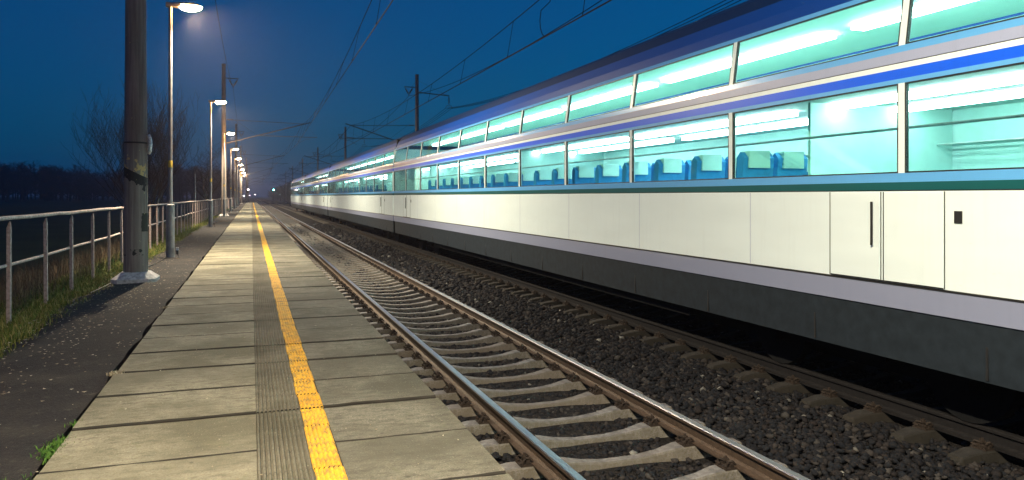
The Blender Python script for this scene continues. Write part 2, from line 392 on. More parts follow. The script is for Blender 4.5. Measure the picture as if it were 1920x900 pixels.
while y < END_Y:
    g0, g1 = JG[k], JG[k + 1]
    y0, y1 = y + g0 / 2, y + .8 - g1 / 2; dz = random.uniform(-.0035, .0035); tl = random.uniform(-.003, .003); dx = random.uniform(-.008, .008)
    def pt(x, yy, z): return (x + (dx if x < LEFT + .01 or x > EDGE - .02 else 0), yy, z + dz + tl * (x - .1))
    # left part as a slab with worn front edge
    for (xa, xb, mi) in ((LEFT, .03, 0), (.478, EDGE, 1)):
        c = .010
        yy = [y0, y0 + c, y1 - c, y1]; zz = [-c, 0, 0, -c]; nx = 8 if y < 25 else 1; VV = []
        rag = [[random.uniform(-.008, .008) for _ in range(nx + 1)] for _ in range(2)]
        for q in range(4):
            for i in range(nx + 1):
                r_ = rag[0][i] if q < 2 else rag[1][i]
                VV.append(pt(xa + (xb - xa) * i / nx, yy[q] + (r_ if y < 25 else 0), zz[q]))
        slabs.add(VV, [(q * (nx + 1) + i, q * (nx + 1) + i + 1, (q + 1) * (nx + 1) + i + 1, (q + 1) * (nx + 1) + i) for q in (1,) for i in range(nx)], mi)
        slabs.add(VV, [(q * (nx + 1) + i, q * (nx + 1) + i + 1, (q + 1) * (nx + 1) + i + 1, (q + 1) * (nx + 1) + i) for q in (0, 2) for i in range(nx)], 2)
        for yq in (0, 3):
            a, b = VV[yq * (nx + 1):(yq + 1) * (nx + 1)][0], VV[yq * (nx + 1):(yq + 1) * (nx + 1)][-1]
            slabs.add([a, b, (b[0], b[1], -.12), (a[0], a[1], -.12)], [(0, 1, 2, 3)], 2)
        xe = pt(xa if mi == 0 else xb, 0, 0)[0]; z_ = pt(xe, 0, 0)[2]
        slabs.add([(xe, y0, z_), (xe, y1, z_), (xe, y1, -.12), (xe, y0, -.12)], [(0, 1, 2, 3)], mi)
    if mi == 1:
        slabs.add([(1.0, y0, -.119), (EDGE + dx, y0, -.119), (EDGE + dx, y1, -.119), (1.0, y1, -.119)], [(0, 1, 2, 3)], 1)
    for mbx, x0, x1, nr, h in ((tact, .03, .322, 11, .013), (yel, .322, .478, 6, .010)):
        for (ya, yb) in ((y + g0 / 4, y + .4 - .002), (y + .4 + .002, y + .8 - g1 / 4)):
            sh = random.uniform(-.007, .007) if mbx is yel else 0
            P = rib_prof(x0, x1, nr, h) + [(x1, -h)]; m_ = len(P)
            mbx.add([pt(px + sh, yy, pz) for yy in (ya, yb) for px, pz in P], [(i, i + 1, m_ + i + 1, m_ + i) for i in range(m_ - 1)])
            mbx.add([pt(x0, ya, -.03), pt(x1, ya, -.03), pt(x1, ya, -h), pt(x0, ya, -h)], [(0, 1, 2, 3)])
    y += .8; k += 1
slabs.build('platform_slabs', [M['slab'], M['slab_edge'], M['dark_gap']], plat)
tact.build('ribbed_strip', M['rib'], plat); yel.build('yellow_line', M['yellow'], plat)

# foot crossing at the platform's end
mb = MB(); 
for x0, x1 in ((1.35, 2.17), (2.29, 3.64), (3.80, 6.03), (6.15, 7.5), (7.66, 9.0)): mb.box(x0, x1, 193.2, 195.6, -.76, -.53)
mb.box(-1.2, 1.33, 193.2, 195.6, -1.0, -.53)
struct(mb.build('foot_crossing', M['slab']))

# ------------------------------------------------------------------ railway tracks
def rail_profile(xc):
    hw, h = .036, .159; z = RAIL_Z
    L_ = [(-hw + .006, 0), (-hw, -.010), (-hw, -.032), (-.010, -.044), (-.009, -.118), (-.030, -.136), (-.072, -.146), (-.072, -.159)]
    P = [(xc + a, z + b) for a, b in L_] + [(xc - a, z + b) for a, b in L_[::-1]]
    return P
def make_sleeper_mesh(mt='sleeper'):
    mb = MB(); st = [(-1.21, -.060, .065), (-1.18, -.028, .075), (-1.0, 0, .09), (-.55, 0, .085), (-.36, -.035, .062), (-.15, -.056, .055), (.15, -.056, .055), (.36, -.035, .062), (.55, 0, .085), (1.0, 0, .09), (1.18, -.028, .075), (1.21, -.060, .065)]
    V = []
    for x, z, w in st: V += [(x, -w - .05, -.2), (x, -w, z - .012), (x, -w + .014, z), (x, w - .014, z), (x, w, z - .012), (x, w + .05, -.2)]
    n = 6
    F = [(j * n + i, j * n + (i + 1) % n, (j + 1) * n + (i + 1) % n, (j + 1) * n + i) for j in range(len(st) - 1) for i in range(n)]
    F += [tuple(range(n))[::-1], tuple((len(st) - 1) * n + i for i in range(n))]
    me = bpy.data.meshes.new('sleeper'); me.from_pydata(V, [], [f[::-1] for f in F]); me.materials.append(M[mt]); return me
def make_fastening_mesh():
    mb = MB(); mb.box(-.17, .17, -.075, .075, -.012, .010)
    for s in (-1, 1):
        mb.box(s * .105 - .016, s * .105 + .016, -.07, .07, .010, .035)
        mb.cyl((s * .115, 0, .0), (s * .115, 0, .085), .012, n=6); mb.cyl((s * .115, 0, .044), (s * .115, 0, .066), .024, n=6)
        for t in (-1, 1):
            pts = [(s * .115, t * .02, .045), (s * .135, t * .06, .05), (s * .165, t * .065, .03), (s * .15, t * .025, .02)]
            mb.tube(pts, .011, 5)
            mb.tube([(s * .115, t * .02, .045), (s * .085, t * .045, .055), (s * .062, t * .05, .030)], .011, 5)
        mb.cyl((s * .155, .055, 0), (s * .155, .055, .035), .014, n=6); mb.cyl((s * .155, -.055, 0), (s * .155, -.055, .035), .014, n=6)
    me = bpy.data.meshes.new('rail_fastening'); me.from_pydata(mb.v, [], mb.f); me.materials.append(M['rust_iron']); return me
SL, SL2, FA = make_sleeper_mesh(), make_sleeper_mesh('sleeper_dark'), make_fastening_mesh()
M['rail_dull'] = simple('shaded_rail', (.012, .012, .014), .85, 0., .35, 25, .3, spec=.15)  # second track's rails, shade painted in as a dark matt colour
def track(xc, label, y_first, y_shift):
    t = thing('railway_track', (xc, 0, RAIL_Z), label, 'railway track', 'railway tracks beside the platform')
    for s in (-1, 1):
        mb = MB(); P = [(a, b - RAIL_Z) for a, b in rail_profile(s * .7525)]; n = len(P)
        mis = [0] * n; mis[n - 1] = 1; mis[0] = 1; mis[n - 2] = 1
        for ya, yb in ((-20, 250), (250, 1200)): mb.prism(P, ya, yb, 0, mis)
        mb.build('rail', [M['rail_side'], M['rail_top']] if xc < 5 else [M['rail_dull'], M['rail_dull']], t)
    y = y_first + y_shift
    for k in range(100):
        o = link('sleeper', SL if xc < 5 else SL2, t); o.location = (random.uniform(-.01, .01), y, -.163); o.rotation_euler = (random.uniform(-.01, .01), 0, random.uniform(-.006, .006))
        for s in (-1, 1):
            f = link('rail_fastening', FA, o); f.location = (s * .7525, 0, .004)
        y += .6
    mb = MB()
    while y < 330:
        mb.box(-1.21, 1.21, y - .1, y + .1, -.35, -.175); y += .6
    o = mb.build('sleeper', M['sleeper'], t); o['kind'] = 'stuff'
track(T1, 'empty railway track right beside the platform edge, polished rails on concrete sleepers', 2.1, .0)
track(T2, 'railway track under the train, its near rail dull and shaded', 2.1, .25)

def stones():
    ico = []; ph = (1 + 5 ** .5) / 2
    for a in (-1, 1):
        for b in (-ph, ph): ico += [(0, a, b), (a, b, 0), (b, 0, a)]
    ico = np.array(ico) / 1.9
    import itertools
    d = np.linalg.norm(ico[:, None] - ico[None], axis=2); e = d[d > .01].min() * 1.05; faces = []
    for i, j, k in itertools.combinations(range(12), 3):
        if d[i, j] < e and d[j, k] < e and d[i, k] < e:
            nrm = np.cross(ico[j] - ico[i], ico[k] - ico[i])
            faces.append((i, j, k) if nrm @ ico[i] > 0 else (i, k, j))
    faces = np.array(faces)
    protos = [ico * rng.uniform(.5, 1.35, (12, 1)) * np.array([1, rng.uniform(.6, 1), rng.uniform(.45, .8)]) for _ in range(14)]
    VV = []; FF = []; off = 0
    zones = [(1.6, 9, 520, .026), (9, 17, 330, .030), (17, 32, 120, .042), (32, 62, 36, .065)]
    for ya, yb, den, sz in zones:
        for xa, xb in ((1.22, 7.9),):
            cnt = int((yb - ya) * (xb - xa) * den)
            X = rng.uniform(xa, xb, cnt); Y = rng.uniform(ya, yb, cnt); S = sz * rng.uniform(.55, 1.45, cnt)
            c1 = np.abs(X - T1); c2 = np.abs(X - T2)
            Z = np.full(cnt, -.785)
            mid = (X > T1 + 1.1) & (X < T2 - 1.1); Z[mid] = rng.uniform(-.785, -.745, mid.sum())
            edge = ((c1 > .95) & (c1 < 1.3)) | ((c2 > .95) & (c2 < 1.3)); Z[edge] = rng.uniform(-.79, -.755, edge.sum())
            keep = (np.abs(c1 - .7525) > .1) & (np.abs(c2 - .7525) > .1)
            for tc, sh, cc in ((T1, 0., c1), (T2, .25, c2)):
                ph_ = np.abs(((Y - 2.1 - sh + .3) % .6) - .3); keep &= ~((cc < 1.2) & (ph_ < .13))
            inner = (c1 < .65); keep &= ~(inner & (rng.random(cnt) < .25)); S[inner] *= .8; Z[inner] -= .004
            X, Y, Z, S = X[keep], Y[keep], Z[keep], S[keep]; cnt = len(X)
            A = rng.uniform(0, 6.283, cnt); B = rng.uniform(-.9, .9, cnt)
            which = rng.integers(0, 14, cnt)
            for p in range(14):
                s_ = which == p; m_ = s_.sum()
                if not m_: continue
                P = protos[p][None] * S[s_][:, None, None] * 1.35
                ca, sa, cb, sb = np.cos(A[s_])[:, None], np.sin(A[s_])[:, None], np.cos(B[s_])[:, None], np.sin(B[s_])[:, None]
                x, y_, z = P[..., 0], P[..., 1], P[..., 2]
                y2, z2 = y_ * cb - z * sb, y_ * sb + z * cb; x3, y3 = x * ca - y2 * sa, x * sa + y2 * ca
                Q = np.stack([x3 + X[s_][:, None], y3 + Y[s_][:, None], z2 + Z[s_][:, None]], -1).reshape(-1, 3)
                FF.append((faces[None] + (np.arange(m_) * 12)[:, None, None] + off).reshape(-1, 3)); VV.append(Q); off += len(Q)
    o = npmesh('ballast_stones', np.concatenate(VV), np.concatenate(FF), M['stone']); stuff(o, 'dark crushed ballast stones between and around the sleepers')
stones()

# ------------------------------------------------------------------ vegetation
def blades(name, n, fn, mat, label, hmin, hmax, w, lean=.5):
    P = fn(n); n = len(P)
    H = rng.uniform(hmin, hmax, n) * (.5 + rng.random(n)); A = rng.uniform(0, 6.283, n); Ln = rng.uniform(0, lean, n) * H; B = rng.uniform(0, 6.283, n)
    ww = w * rng.uniform(.6, 1.4, n); dx, dy = np.cos(A) * ww, np.sin(A) * ww; lx, ly = np.cos(B) * Ln, np.sin(B) * Ln
    p0 = P + np.stack([dx, dy, np.zeros(n)], 1); p1 = P - np.stack([dx, dy, np.zeros(n)], 1)
    p2 = P + np.stack([lx * .35 + dx * .7, ly * .35 + dy * .7, H * .6], 1); p3 = P + np.stack([lx * .35 - dx * .7, ly * .35 - dy * .7, H * .6], 1)
    p4 = P + np.stack([lx, ly, H * (1 - .3 * Ln / H)], 1); p5 = p4 + np.stack([dx * .1, dy * .1, np.zeros(n)], 1)
    V = np.stack([p0, p1, p3, p2, p4, p5], 1).reshape(-1, 3); k = (np.arange(n) * 6)[:, None]
    F = np.concatenate([k + np.array([[0, 1, 2, 3]]), k + np.array([[3, 2, 4, 5]])])
    return stuff(npmesh(name, V, F, mat), label)
def gz(x):
    return np.interp(x, [-40, -12, -6.5, -5.2, -4.2, -3.4, -2.9, -2.0], [-.35, -.95, -1.0, -.85, -.45, -.13, -.07, -.06])
def clump(n, xa, xb, ya, yb, pw=1.0, thr=.42, sc=1.3):
    Y = ya + (yb - ya) * rng.random(n) ** pw; X = rng.uniform(xa, xb, n)
    f = .5 + .25 * (np.sin(X * 5.1 * sc + Y * 1.7) + np.sin(Y * 3.7 * sc - X * 2.2 + 1.3)) + rng.uniform(-.3, .3, n)
    k = f > thr; X, Y = X[k], Y[k]; return np.stack([X, Y, gz(X)], 1)
def edge_grass(n):
    P = clump(n, -3.7, -2.12, 6.2, 60, 2.3, .28)
    x = P[:, 0]; keep = rng.random(len(P)) < np.clip((-2.15 - x) / .35, .04, 1); return P[keep]
blades('grass', 190000, edge_grass, M['grass'], 'short green and yellowing grass along the foot of the fence', .03, .10, .0045, 1.)
blades('grass', 22000, lambda n: clump(n, -3.5, -2.3, 3.5, 9.5, 1., .25), M['grass'], 'taller dark green grass at the near end of the fence', .07, .20, .004, .9)
blades('dry_weeds', 60000, lambda n: clump(n, -6.8, -2.9, 7, 75, 1.8, .45), M['weeds'], 'dry brown weeds and brambles on the bank behind the fence', .12, .50, .003, .8)
def moss_pts(n):
    Y = rng.uniform(3.2, 5.6, n); X = LEFT - .02 + rng.normal(0, .035, n) - (Y < 4.75) * rng.uniform(0, .32, n) * (Y > 4.45)
    f = np.sin(Y * 9) + rng.uniform(-.8, .8, n) > .0; return np.stack([X[f], Y[f], np.full(f.sum(), -.025)], 1)
blades('moss', 5000, moss_pts, M['moss'], 'bright green moss in the gap beside the nearest slabs', .012, .035, .004, .8)
def joint_moss(n):
    c = np.array([[LEFT - .01, 6.95], [LEFT - .01, 7.0], [LEFT - .01, 10.9]])[rng.integers(0, 3, n)]; q = c + rng.normal(0, .022, (n, 2))
    return np.stack([q[:, 0], q[:, 1], np.full(n, -.01)], 1)
blades('moss', 260, joint_moss, M['leaf'], 'pale dry tuft caught in the gap at the slab edge', .01, .03, .004, .8)
def leaf_litter():
    n = 2600; Y = 6 + rng.random(n) ** 1.2 * 26; X = rng.uniform(-2.45, -1.12, n)
    patch = np.exp(-((Y - 11.5) / 3.5) ** 2) + .25
    k = rng.random(n) < patch * (.35 + .65 * (X < -1.6)); X, Y = X[k], Y[k]; n = len(X)
    n2 = 700; X = np.concatenate([X, rng.uniform(-2.2, 1.2, n2)]); Y = np.concatenate([Y, rng.uniform(3.5, 20, n2)]); n = len(X)
    S = rng.uniform(.008, .022, n) * np.where(np.arange(n) >= n - n2, .5, 1); A = rng.uniform(0, 6.28, n)
    Z = np.where(X < LEFT, -.002, .006); V = []
    for a, b, dz in ((1, 0, .004), (0, .6, .0), (-1, 0, .006), (0, -.6, .001)):
        V.append(np.stack([X + S * (a * np.cos(A) - b * np.sin(A)), Y + S * (a * np.sin(A) + b * np.cos(A)), Z + dz], 1))
    V = np.stack(V, 1).reshape(-1, 3); F = (np.arange(n) * 4)[:, None] + np.array([[0, 1, 2, 3]])
    stuff(npmesh('fallen_leaves', V, F, M['leaf']), 'pale dead leaves and grit scattered on the asphalt')
leaf_litter()

def bare_tree(name, loc, height, spread, label, seed, stems=1, levels=6, low=.25, droop=0., grp='bare trees beyond the fence', up=.25, r0=None):
    r = random.Random(seed); t = thing(name, loc, label, 'tree', grp); tr = MB(); cr = MB()
    def grow(p, d, L, rad, lev):
        pts = [p]; q = p.copy(); dd = d.copy(); ns = 4 if lev < 3 else 3
        for i in range(ns):
            dd = (dd + Vector((r.uniform(-1, 1), r.uniform(-1, 1), r.uniform(-.5, .8) + up * .3)) * .16).normalized()
            q = q + dd * L / ns; pts.append(q.copy())
        rr = [rad * (1 - .45 * i / ns) for i in range(ns + 1)]
        (tr if lev < 2 else cr).tube(pts, rr, 7 if lev < 2 else (4 if lev < 4 else 3))
        if lev >= levels: return
        nb = r.choice([5, 6]) if lev == 0 else r.choice([3, 4]) if lev < 3 else r.choice([2, 3, 3])
        for b in range(nb):
            f = (b + 1) / nb if lev else low + (1 - low) * (b + 1) / nb
            k = min(ns, max(1, int(round(f * ns)))); base = pts[k]
            side = Vector((r.uniform(-1, 1), r.uniform(-1, 1), r.uniform(-.25, .45))).normalized()
            nd = (dd * (.75 if b == nb - 1 else .45) + side * spread + Vector((0, 0, up))).normalized()
            grow(base, nd, L * r.uniform(.58, .80), max(.010, rr[k] * r.uniform(.5, .72)), lev + 1)
    for s in range(stems):
        a = 2 * math.pi * s / stems + r.random(); off = Vector((math.cos(a), math.sin(a), 0)) * (.35 if stems > 1 else 0)
        grow(off, (off * (.9 if stems > 1 else .45) + Vector((0, 0, 1))).normalized(), height * (.42 if stems > 1 else .36), (r0 or height * .017) / (stems ** .4), 0)
    tr.build('trunk', M['bark'], t, True); cr.build('crown', M['twig'], t)
    return t
bare_tree('bare_tree', (-7.0, 56, -1.0), 9.2, .50, 'multi-stemmed bare tree with fine upright twigs, standing behind the thick concrete mast', 14, stems=6, levels=5, low=.15, up=.42, r0=.12)
bare_tree('bare_tree', (-4.6, 88, -.9), 9.6, .85, 'bare tree with crooked spreading limbs behind the second lamp post', 5, stems=1, levels=6, low=.35, up=.15, r0=.24)
bare_tree('bare_tree', (-61, 230, .05), 10.0, .8, 'small lone bare tree standing out in the dark field', 23, stems=1, levels=5, low=.4, up=.2, r0=.35)

def woods(name, label, spots, seed):
    r = random.Random(seed); mb = MB()
    for (x, y, z, h) in spots:
        mb.cyl((x, y, z), (x + r.uniform(-.5, .5), y, z + h * .8), h * .018, h * .006, 3, caps=False)
        for b in range(34):
            f = r.uniform(.08, .95); a = r.uniform(0, 6.28); L = h * .34 * (1.1 - f) * r.uniform(.5, 1.2) + .8
            p = Vector((x, y, z + h * .8 * f)); q = p + Vector((math.cos(a) * L, math.sin(a) * L, L * r.uniform(.3, 1.1)))
            mb.cyl(p, q, .07, .03, 3, caps=False)
            for c in range(3):
                s_ = p.lerp(q, r.uniform(.3, 1)); e_ = s_ + Vector((r.uniform(-1, 1), r.uniform(-1, 1), r.uniform(-.2, 1.))) * L * .45
                mb.add([s_, s_ + Vector((.11, 0, .05)), e_], [(0, 1, 2)]); mb.add([s_, s_ + Vector((0, .1, .1)), e_ + Vector((.5, 0, -.2))], [(0, 1, 2)])
    o = mb.build(name, M['wood_mass']); stuff(o, label)
rr = random.Random(3); sp = []
for i in range(420):
    y = rr.uniform(250, 330); x = rr.uniform(-.46, -.018) * y
    sp.append((x, y, .1 + (-x > 60) * .3, rr.uniform(11.2, 15.0) * y / 280 * (1 + .12 * math.sin(x * .16) + .1 * math.sin(x * .05 + 1))))
woods('woods', 'dark far-off bare wood closing the field behind the fence', sp, 1)
sp = []
for i in range(300):
    y = 150 + 520 * rr.random() ** 1.2; x = rr.uniform(14.5, 34)
    sp.append((x, y, -1.2, rr.uniform(8, 11.5)))
for i in range(60):
    y = rr.uniform(320, 640); sp.append((rr.uniform(-22, -7), y, -.9, rr.uniform(6, 9)))
woods('woods', 'dark misty line of bare trees along the tracks beyond the train', sp, 2)
mb = MB(); r = random.Random(9)
for i in range(900):
    y = r.uniform(95, 240); x = r.uniform(-7.5, -3.4); h = r.uniform(.6, 2.2)
    mb.cyl((x, y, -.9), (x + r.uniform(-.6, .6), y + r.uniform(-.6, .6), -.9 + h + .4), .012, .004, 3, caps=False)
    mb.cyl((x, y, -.9 + h * .4), (x + r.uniform(-.8, .8), y + r.uniform(-.6, .6), -.9 + h + .2), .008, .004, 3, caps=False)
stuff(mb.build('brushwood', M['twig']), 'leafless brushwood along the far part of the fence')

# ------------------------------------------------------------------ fence
FX = -2.75
fence = thing('fence', (FX, 0, 0), 'pale painted two-rail tubular fence on angle-iron posts along the platform', 'fence')
def post_mesh():
    mb = MB(); w, t, zt, lo, zb = .042, .007, 1.175, 1.10, -.35
    # the leg facing the camera, then the leg along the fence, each cut to a slant at the top
    mb.add([(0, 0, zb), (-w, 0, zb), (-w, 0, lo), (-.012, 0, zt), (0, 0, zt), (0, t, zb), (-w, t, zb), (-w, t, lo), (-.012, t, zt), (0, t, zt)],
           [(0, 1, 2, 3, 4), (9, 8, 7, 6, 5), (0, 5, 6, 1), (1, 6, 7, 2), (2, 7, 8, 3), (3, 8, 9, 4), (4, 9, 5, 0)])
    mb.add([(0, t, zb), (0, w, zb), (0, w, lo), (0, t, zt), (-t, t, zb), (-t, w, zb), (-t, w, lo), (-t, t, zt)],
           [(3, 2, 1, 0), (4, 5, 6, 7), (1, 2, 6, 5), (2, 3, 7, 6), (0, 1, 5, 4)])
    me = bpy.data.meshes.new('post'); me.from_pydata(mb.v, [], mb.f); me.materials.append(M['fence_post']); return me
PM = post_mesh(); fy = [10.4 + 1.65 * k for k in range(-2, 97)]
for y in fy:
    o = link('post', PM, fence); o.location = (.035 + random.uniform(-.01, .01), y, 0); o.rotation_euler = (random.uniform(-.01, .01), random.uniform(-.012, .012), random.uniform(-.25, .1))
def rail_pts(z, amp):
    return [(random.uniform(-.006, .006), y, z + amp * random.uniform(-1, 1)) for y in np.arange(fy[0] - .6, fy[-1] + .3, .8)]
MB().tube(rail_pts(1.215, .008), .027, 10).build('top_rail', M['fence'], fence, True)
MB().tube([(p[0] - .02, p[1], p[2]) for p in rail_pts(.645, .006)], .020, 10).build('middle_rail', M['fence'], fence, True)

# ------------------------------------------------------------------ platform lamps
def lamp_proto():
    t = thing('street_lamp', (-1.84, 19.7, 0), '', 'lamp post', 'lamp posts along the platform')
    MB().lathe([(.098, -.1), (.098, 1.24), (.105, 1.245), (.105, 1.27), (.06, 1.29)], 20).build('base_sleeve', M['pole_grey'], t, True)
    MB().lathe([(.050, 1.28), (.048, 2.5), (.042, 6.06)], 14).build('pole', M['pole_grey'], t, True)
    MB().lathe([(.051, 2.17), (.0515, 2.18), (.051, 2.33), (.0505, 2.335)], 14).build('yellow_band', M['yellow_tape'], t, True)
    # head: flattened housing and a glowing drop bowl, reaching over the platform (+x)
    def ell(mb, cx, cz, rx, ry, rzu, rzd, n=16, m=10, mi=0):
        V = []; 
        for i in range(m + 1):
            th = math.pi * i / m - math.pi / 2
            for j in range(n):
                a = 2 * math.pi * j / n; z = math.sin(th); V.append((cx + rx * math.cos(th) * math.cos(a), ry * math.cos(th) * math.sin(a), cz + z * (rzu if z > 0 else rzd)))
        mb.add(V, [(i * n + j, i * n + (j + 1) % n, (i + 1) * n + (j + 1) % n, (i + 1) * n + j) for i in range(m) for j in range(n)], mi)
    h = MB(); ell(h, .34, 6.10, .36, .135, .085, .006); h.box(-.09, .26, -.09, .09, 6.045, 6.135); h.cyl((-.09, 0, 6.09), (-.105, 0, 6.09), .08, .05, 12)
    h.build('lamp_housing', M['pole_grey'], t, True)
    b = MB(); ell(b, .44, 6.09, .27, .15, .01, .125); b.build('lamp_bowl', M['lamp_glow'], t, True)
    j = MB(); j.box(.13, .19, -.13, -.05, .18, .25, 0); j.cyl((.16, -.09, .18), (.16, -.09, .08), .028, n=8, mi=1)
    j.tube([(.16, -.09, .1), (.19, -.1, .03), (.21, -.16, .006), (.12, -.2, .006), (.0, -.16, .006), (-.2, -.1, .0)], .009, 6, 1)
    j.build('socket_box', [M['white_box'], M['rubber']], t)
    ld = bpy.data.lights.new('lamp_light', 'SPOT'); ld.spot_size = math.radians(160); ld.spot_blend = .9; ld.energy = LAMP_POWER; ld.color = LAMP_COL; ld.shadow_soft_size = .06
    lo = bpy.data.objects.new('lamp_light', ld); COL.objects.link(lo); lo.parent = t; lo.location = (.44, 0, 5.895); lo.rotation_euler = (0, -math.radians(33), 0)
    return t
lamp_labels = ['tall lit lamp post beside the thick concrete mast, the largest lamp in view',
    'second lit lamp post along the platform, its head in front of the second mast', 'third lit lamp post along the platform, beside the foot of the second mast',
    'fourth lit lamp post counting along the platform', 'fifth lit lamp post counting along the platform', 'sixth lit lamp post counting along the platform',
    'seventh lit lamp post counting along the platform', 'eighth lit lamp post counting along the platform', 'ninth and last lit lamp post, at the far end of the platform']
L0 = lamp_proto(); L0['label'] = lamp_labels[0]
for k in range(1, 9):
    c = copy_tree(L0); c.location = (-1.84 - .015 * min(k, 4), 19.7 + 19.35 * k, 0); c['label'] = lamp_labels[k]
for k, yy in enumerate((.35, -19.)):        # the row goes on behind the camera
    c = copy_tree(L0); c.location = (-1.84, yy, 0); c['label'] = ('lit lamp post standing just behind where the photograph is taken', 'lit lamp post farther back along the platform')[k]
# ------------------------------------------------------------------ masts with cantilevers
TOP = 11.4
def mast(x, y, side, reach, label, painted=False, feeder=False, arms=True, grp='concrete masts left of the tracks', base=0.):
    """side +1: cantilever reaches towards +x."""
    t = thing('catenary_mast', (x, y, base), label, 'mast', grp); z = lambda v: v - base
    prof = [(.200, -.2 - 0), (.200, .15), (.172, 4.), (.155, 8.), (.140, z(TOP) - .12), (.155, z(TOP) - .115), (.155, z(TOP))]
    MB().lathe(prof, 24).build('column', M['mast_painted' if painted else 'mast'], t, True)
    p = MB(); 
    def ring(w, ch, zz): return [(w, -w + ch, zz), (w, w - ch, zz), (w - ch, w, zz), (-w + ch, w, zz), (-w, w - ch, zz), (-w, -w + ch, zz), (-w + ch, -w, zz), (w - ch, -w, zz)]
    V = ring(.36, .12, -.1) + ring(.36, .12, .045) + ring(.225, .09, .15)+ ring(.19, .08, .155)
    p.add(V, [(8 * i + j, 8 * i + (j + 1) % 8, 8 * i + 8 + (j + 1) % 8, 8 * i + 8 + j) for i in range(3) for j in range(8)] + [tuple(range(24, 32))])
    p.build('plinth', M['plinth'], t)
    if not arms: return t
    s = side
    # bracket with the insulator V carrying the feeder
    b = MB(); zb = z(10.35); b.cyl((s * .12, 0, zb), (s * 1.05, 0, zb), .038, n=6); b.cyl((s * .12, 0, zb + .45), (s * .45, 0, zb + .02), .012, n=5)
    b.build('feeder_bracket', M['arm'], t)
    v = MB()
    for xa in (.32, 1.02):
        for f0, f1, rr_ in ((0, .25, .02), (.25, .85, .055), (.85, 1, .02)):
            A = Vector((s * xa, 0, zb)); B = Vector((s * .67, 0, zb - .62)); v.cyl(A.lerp(B, f0), A.lerp(B, f1), rr_, n=8)
        for q in np.linspace(.28, .82, 6):
            A = Vector((s * xa, 0, zb)); B = Vector((s * .67, 0, zb - .62)); v.cyl(A.lerp(B, q - .015), A.lerp(B, q + .015), .07, n=10)
    v.cyl((s * .67, 0, zb - .62), (s * .67, 0, zb - .72), .03, n=6)
    v.build('insulator', M['insul'], t)
    # cantilever
    c = MB(); tip = (s * reach, 0, z(7.08)); root = (s * .15, 0, z(5.45)); tie = (s * .15, 0, z(7.25))
    e = Vector(tip) - Vector(root); ext = Vector(tip) + e.normalized() * .45
    c.cyl(root, ext, .042, n=8); c.cyl((s * .75, 0, z(7.22)), tip, .024, n=6)
    mid = Vector(root).lerp(Vector(tip), .40); c.cyl(mid, (s * (reach + .95), 0, mid.z - .05), .026, n=6)
    c.cyl((s * .8, 0, z(7.2)), mid, .01, n=5); c.cyl(tip, (s * (reach + .95), 0, mid.z - .05), .007, n=4)
    wx = reach - .45; c.tube([(s * (reach + .35), 0, mid.z - .05), (s * (reach + .35), 0, mid.z - .22), (s * (reach + .1), 0, mid.z - .2), (s * wx, 0, z(5.56))], .013, 5)
    c.build('cantilever', M['arm'], t)
    i = MB()
    for a, b_ in (((s * .2, 0, z(7.25)), (s * .72, 0, z(7.23))), (root, Vector(root).lerp(Vector(tip), .09))):
        A, B = Vector(a), Vector(b_); i.cyl(A, B, .03, n=8)
        for q in np.linspace(.15, .85, 6): i.cyl(A.lerp(B, q - .03), A.lerp(B, q + .03), .06, n=10)
    i.build('insulator', M['insul'], t)
    if feeder:
        f = MB(); f.cyl((-s * .12, 0, z(9.95)), (-s * 2.7, 0, z(9.78)), .045, n=8); f.cyl((-s * .12, 0, z(10.9)), (-s * 2.5, 0, z(9.8)), .010, n=5)
        f.build('outer_arm', M['arm'], t)
        g = MB(); g.cyl((-s * 2.68, 0, z(9.78)), (-s * 2.68, 0, z(9.0)), .02, n=6)
        for q in np.linspace(9.6, 9.2, 6): g.cyl((-s * 2.68, 0, z(q)), (-s * 2.68, 0, z(q - .03)), .085, n=10)
        g.tube([(-s * 2.68 - .3, 0, z(8.72)), (-s * 2.68 - .2, 0, z(8.95)), (-s * 2.68 + .2, 0, z(8.95)), (-s * 2.68 + .3, 0, z(8.72))], .025, 5)
        g.build('hanging_insulator', M['insul'], t)
    return t
LY = [14.6, 60, 109, 156, 204, 254, 304]
mlab = ['thick round concrete mast on a whitewashed plinth with remains of yellow and black paint', 'second concrete mast on the platform, beside the third lamp post',
        'third concrete mast on the platform, behind the row of lamps', 'fourth concrete mast standing towards the end of the platform', 'dark mast standing just past the end of the platform',
        'first mast beyond the platform end, tiny in the mist', 'farthest mast of the left row, faint in the mist']
LX = [-1.92, -1.95, -1.95, -1.95, -1.2, -1.2, -1.2]
for k, y in enumerate(LY):
    m = mast(LX[k], y, 1, 3.9 - LX[k] if k else 3.1 - LX[0], mlab[k], painted=(k == 0), base=0 if k < 4 else -.9)
    if k == 0:
        b = MB(); b.lathe([(.190, 2.40), (.197, 2.402), (.197, 2.428), (.190, 2.43)], 24); b.build('clamp_band', M['rubber'], m, True)
        b = MB(); b.tube([(.20, -.03, 2.56), (.225, -.035, 2.50), (.235, -.035, 2.40), (.225, -.035, 2.28), (.21, -.03, 2.22)], [.028, .036, .038, .036, .026], 8); b.build('marker_plate', M['silver'], m)
        b = MB(); b.tube([(.17, -.10, 2.4)] + [(.175 + .002 * i, -.105, 2.4 - i * .2) for i in range(12)], .004, 5); b.build('earth_wire', M['rubber'], m)
RY = [60, 109, 156, 204, 254, 304]
rlab = ['concrete mast rising behind the train with an outer arm and hanging insulator', 'second mast of the row behind the train', 'third mast of the row behind the train',
        'fourth mast of the row behind the train, near the far end of the train', 'fifth mast of the row behind the train, before the dark trees', 'last mast of the row behind the train, faint in the mist']
